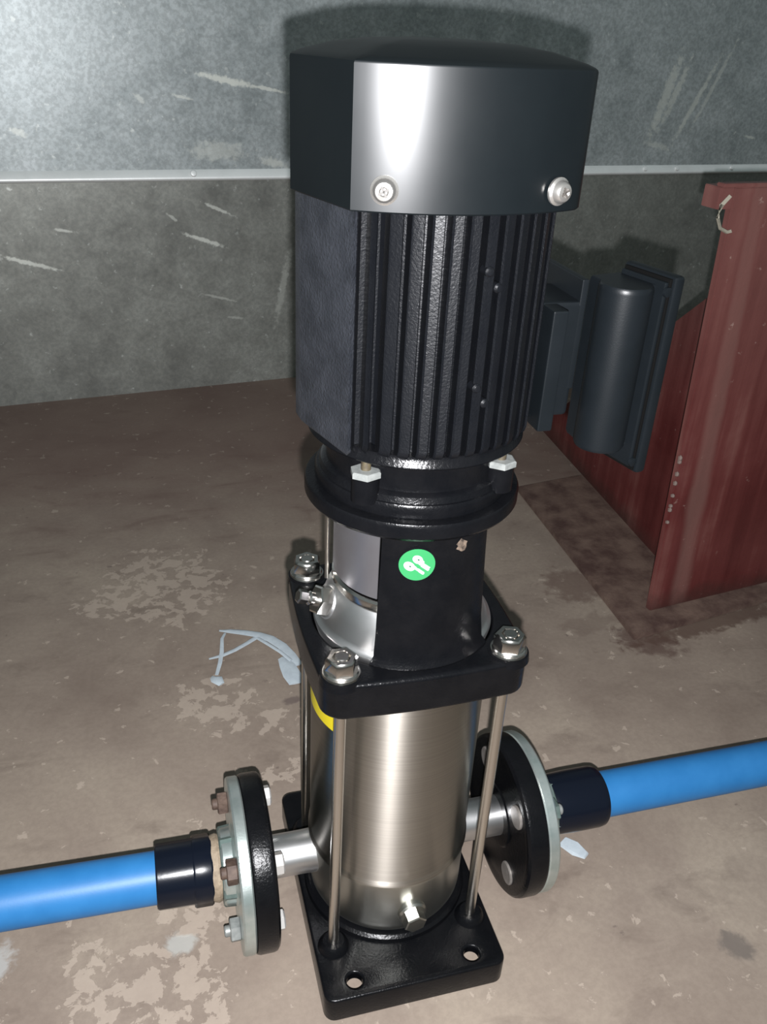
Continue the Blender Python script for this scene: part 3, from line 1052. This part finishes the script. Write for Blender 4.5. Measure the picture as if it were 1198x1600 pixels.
# ------------------------------------------------------------------ pipework
for s in (-1, 1):
    side_w = 'left' if s < 0 else 'right'
    zc = 71
    # zinc counter flange
    cf = lathe('pipe_flange', [(20, 121.2), (69, 121.2), (70, 122.4), (70, 129.6), (69, 131), (33, 131), (31, 132.5), (30.5, 140), (29, 141.5), (20, 141.5)], None, None, 96, (0, 0, zc), (s, 0, 0), closed=True)
    cf.data.materials.append(M['zinc'])
    tag(cf, 'zinc plated steel flange bolted to the black flange at the %s of the pump' % side_w, 'flange')
    for by in (-1, 1):
        for bz in (-1, 1):
            rusty = (s < 0 and (by, bz) != (-1, -1))
            nn = ngon_prism('flange_nut', 9.8, 131, 139.5, 6, (0, by * 35, zc + bz * 35), (s, 0, 0), M['rust'] if rusty else (M['zinc_white'] if s < 0 else M['zinc_green']), cf, 1.2, R.random())
            lathe('bolt_end', [(0, 138), (4.6, 138), (4.6, 143), (3.8, 144), (0, 144)], M['rust'] if rusty else M['zinc_white'], nn, 16, (0, by * 35, zc + bz * 35), (s, 0, 0))
    lathe('hub', [(20, 131.2), (32.2, 131.2), (31.5, 141), (30, 142.2), (20, 142.2)], M['zinc_green'], cf, 8, (0, 0, zc), (s, 0, 0), 20, closed=True)

    # plastic union with a stepped collar
    tilt = -0.035 if s < 0 else -0.0
    un = thing('pipe_union', 'black plastic pipe coupling joining the blue pipe to the %s flange' % side_w, 'coupling', mm(s * 142, 0, zc))
    un.rotation_euler = (0, -s * tilt * -1 if s < 0 else 0, 0)
    if s < 0:
        lathe('thread_sealant', [(0, 0.5), (26, 0.5), (27, 3), (26, 7), (24, 11), (0, 11)], M['hemp'], un, 32, (0, 0, 0), (s, 0, 0))
        lathe('collar', [(18, 7), (27, 7), (28.2, 8.5), (28.2, 21), (27, 22.5), (18, 22.5)], M['union'], un, 8, (0, 0, 0), (s, 0, 0), 50, closed=True, a0=0.15, a1=0.15 + 2 * PI)
        lathe('sleeve', [(20.8, 20), (26.4, 20), (26.0, 50), (24.8, 51.5), (20.8, 51.5)], M['union'], un, 10, (0, 0, 0), (s, 0, 0), 50, closed=True, a0=0.35, a1=0.35 + 2 * PI)
        p0 = 22
    else:
        lathe('collar', [(18, 0.5), (25.5, 0.5), (26, 3), (26, 14), (18, 14)], M['zinc_green'], un, 8, (0, 0, 0), (s, 0, 0), 20, closed=True)
        lathe('sleeve', [(21.2, 10), (25.6, 10), (26.6, 14), (27.4, 30), (27.4, 54), (26.6, 59), (25.4, 60.5), (21.2, 60.5)], M['union'], un, 64, (0, 0, 0), (s, 0, 0), closed=True)
        p0 = 24
    pipe = lathe('water_pipe', [(20.7, p0), (20.7, 700), (17.5, 700), (17.5, p0)], M['blue'], None, 64, (0, 0, 0), (s, 0, 0), closed=True)
    pipe.location = un.location
    pipe.rotation_euler = un.rotation_euler
    tag(pipe, 'bright blue plastic water pipe running off to the %s above the floor' % side_w, 'pipe')

# ------------------------------------------------------------------ litter on the floor
z = 2.0
b = bmesh.new()
ribbon_bm([(-104, 408, 4), (-92, 402, 6), (-75, 394, 7), (-58, 386, 7), (-44, 376, 6), (-32, 360, 5), (-24, 342, 4), (-17, 322, 3)], [3, 8, 10, 11, 13, 13, 12, 9], 1.6, b)
ribbon_bm([(-60, 383, 6), (-74, 374, 5), (-90, 365, 4), (-106, 359, 3), (-122, 357, 2)], [7, 6, 6, 6, 3], 1.3, b)
ribbon_bm([(-98, 400, 5), (-103, 386, 8), (-106, 362, 6), (-110, 345, 3), (-116, 325, 2)], [3, 4, 5, 5, 4], 0.8, b)
ribbon_bm([(-121, 322, 1.8), (-117, 314, 5), (-112, 306, 3)], [7, 15, 8], 2.5, b)
ribbon_bm([(-60, 380, 7), (-48, 362, 8), (-36, 346, 7), (-26, 330, 5)], [5, 5, 5, 5], 1.3, b)
ribbon_bm([(-36, 338, 4), (-32, 322, 4.5), (-29, 304, 4), (-28, 290, 2)], [10, 19, 22, 14], 2.2, b)
strip = bm_obj('plastic_strip', b, M['plastic_white'], None, 60)
tag(strip, 'crumpled white plastic strapping lying on the floor behind the pump', 'litter')

b = prism_bm([(178, 8, 0.2), (187, 14, 0.2), (198, 4, 0.2), (203, -8, 0.2), (196, -13, 0.2), (186, -6, 0.2)], [(179, 8, 2.5), (188, 13, 4), (196, 4, 5), (201, -8, 3), (195, -12, 2.5), (187, -5, 4)], 0.5)
chip = bm_obj('plastic_scrap', b, M['plastic_white'], None, 50)
tag(chip, 'small white scrap on the floor below the right flange', 'litter')
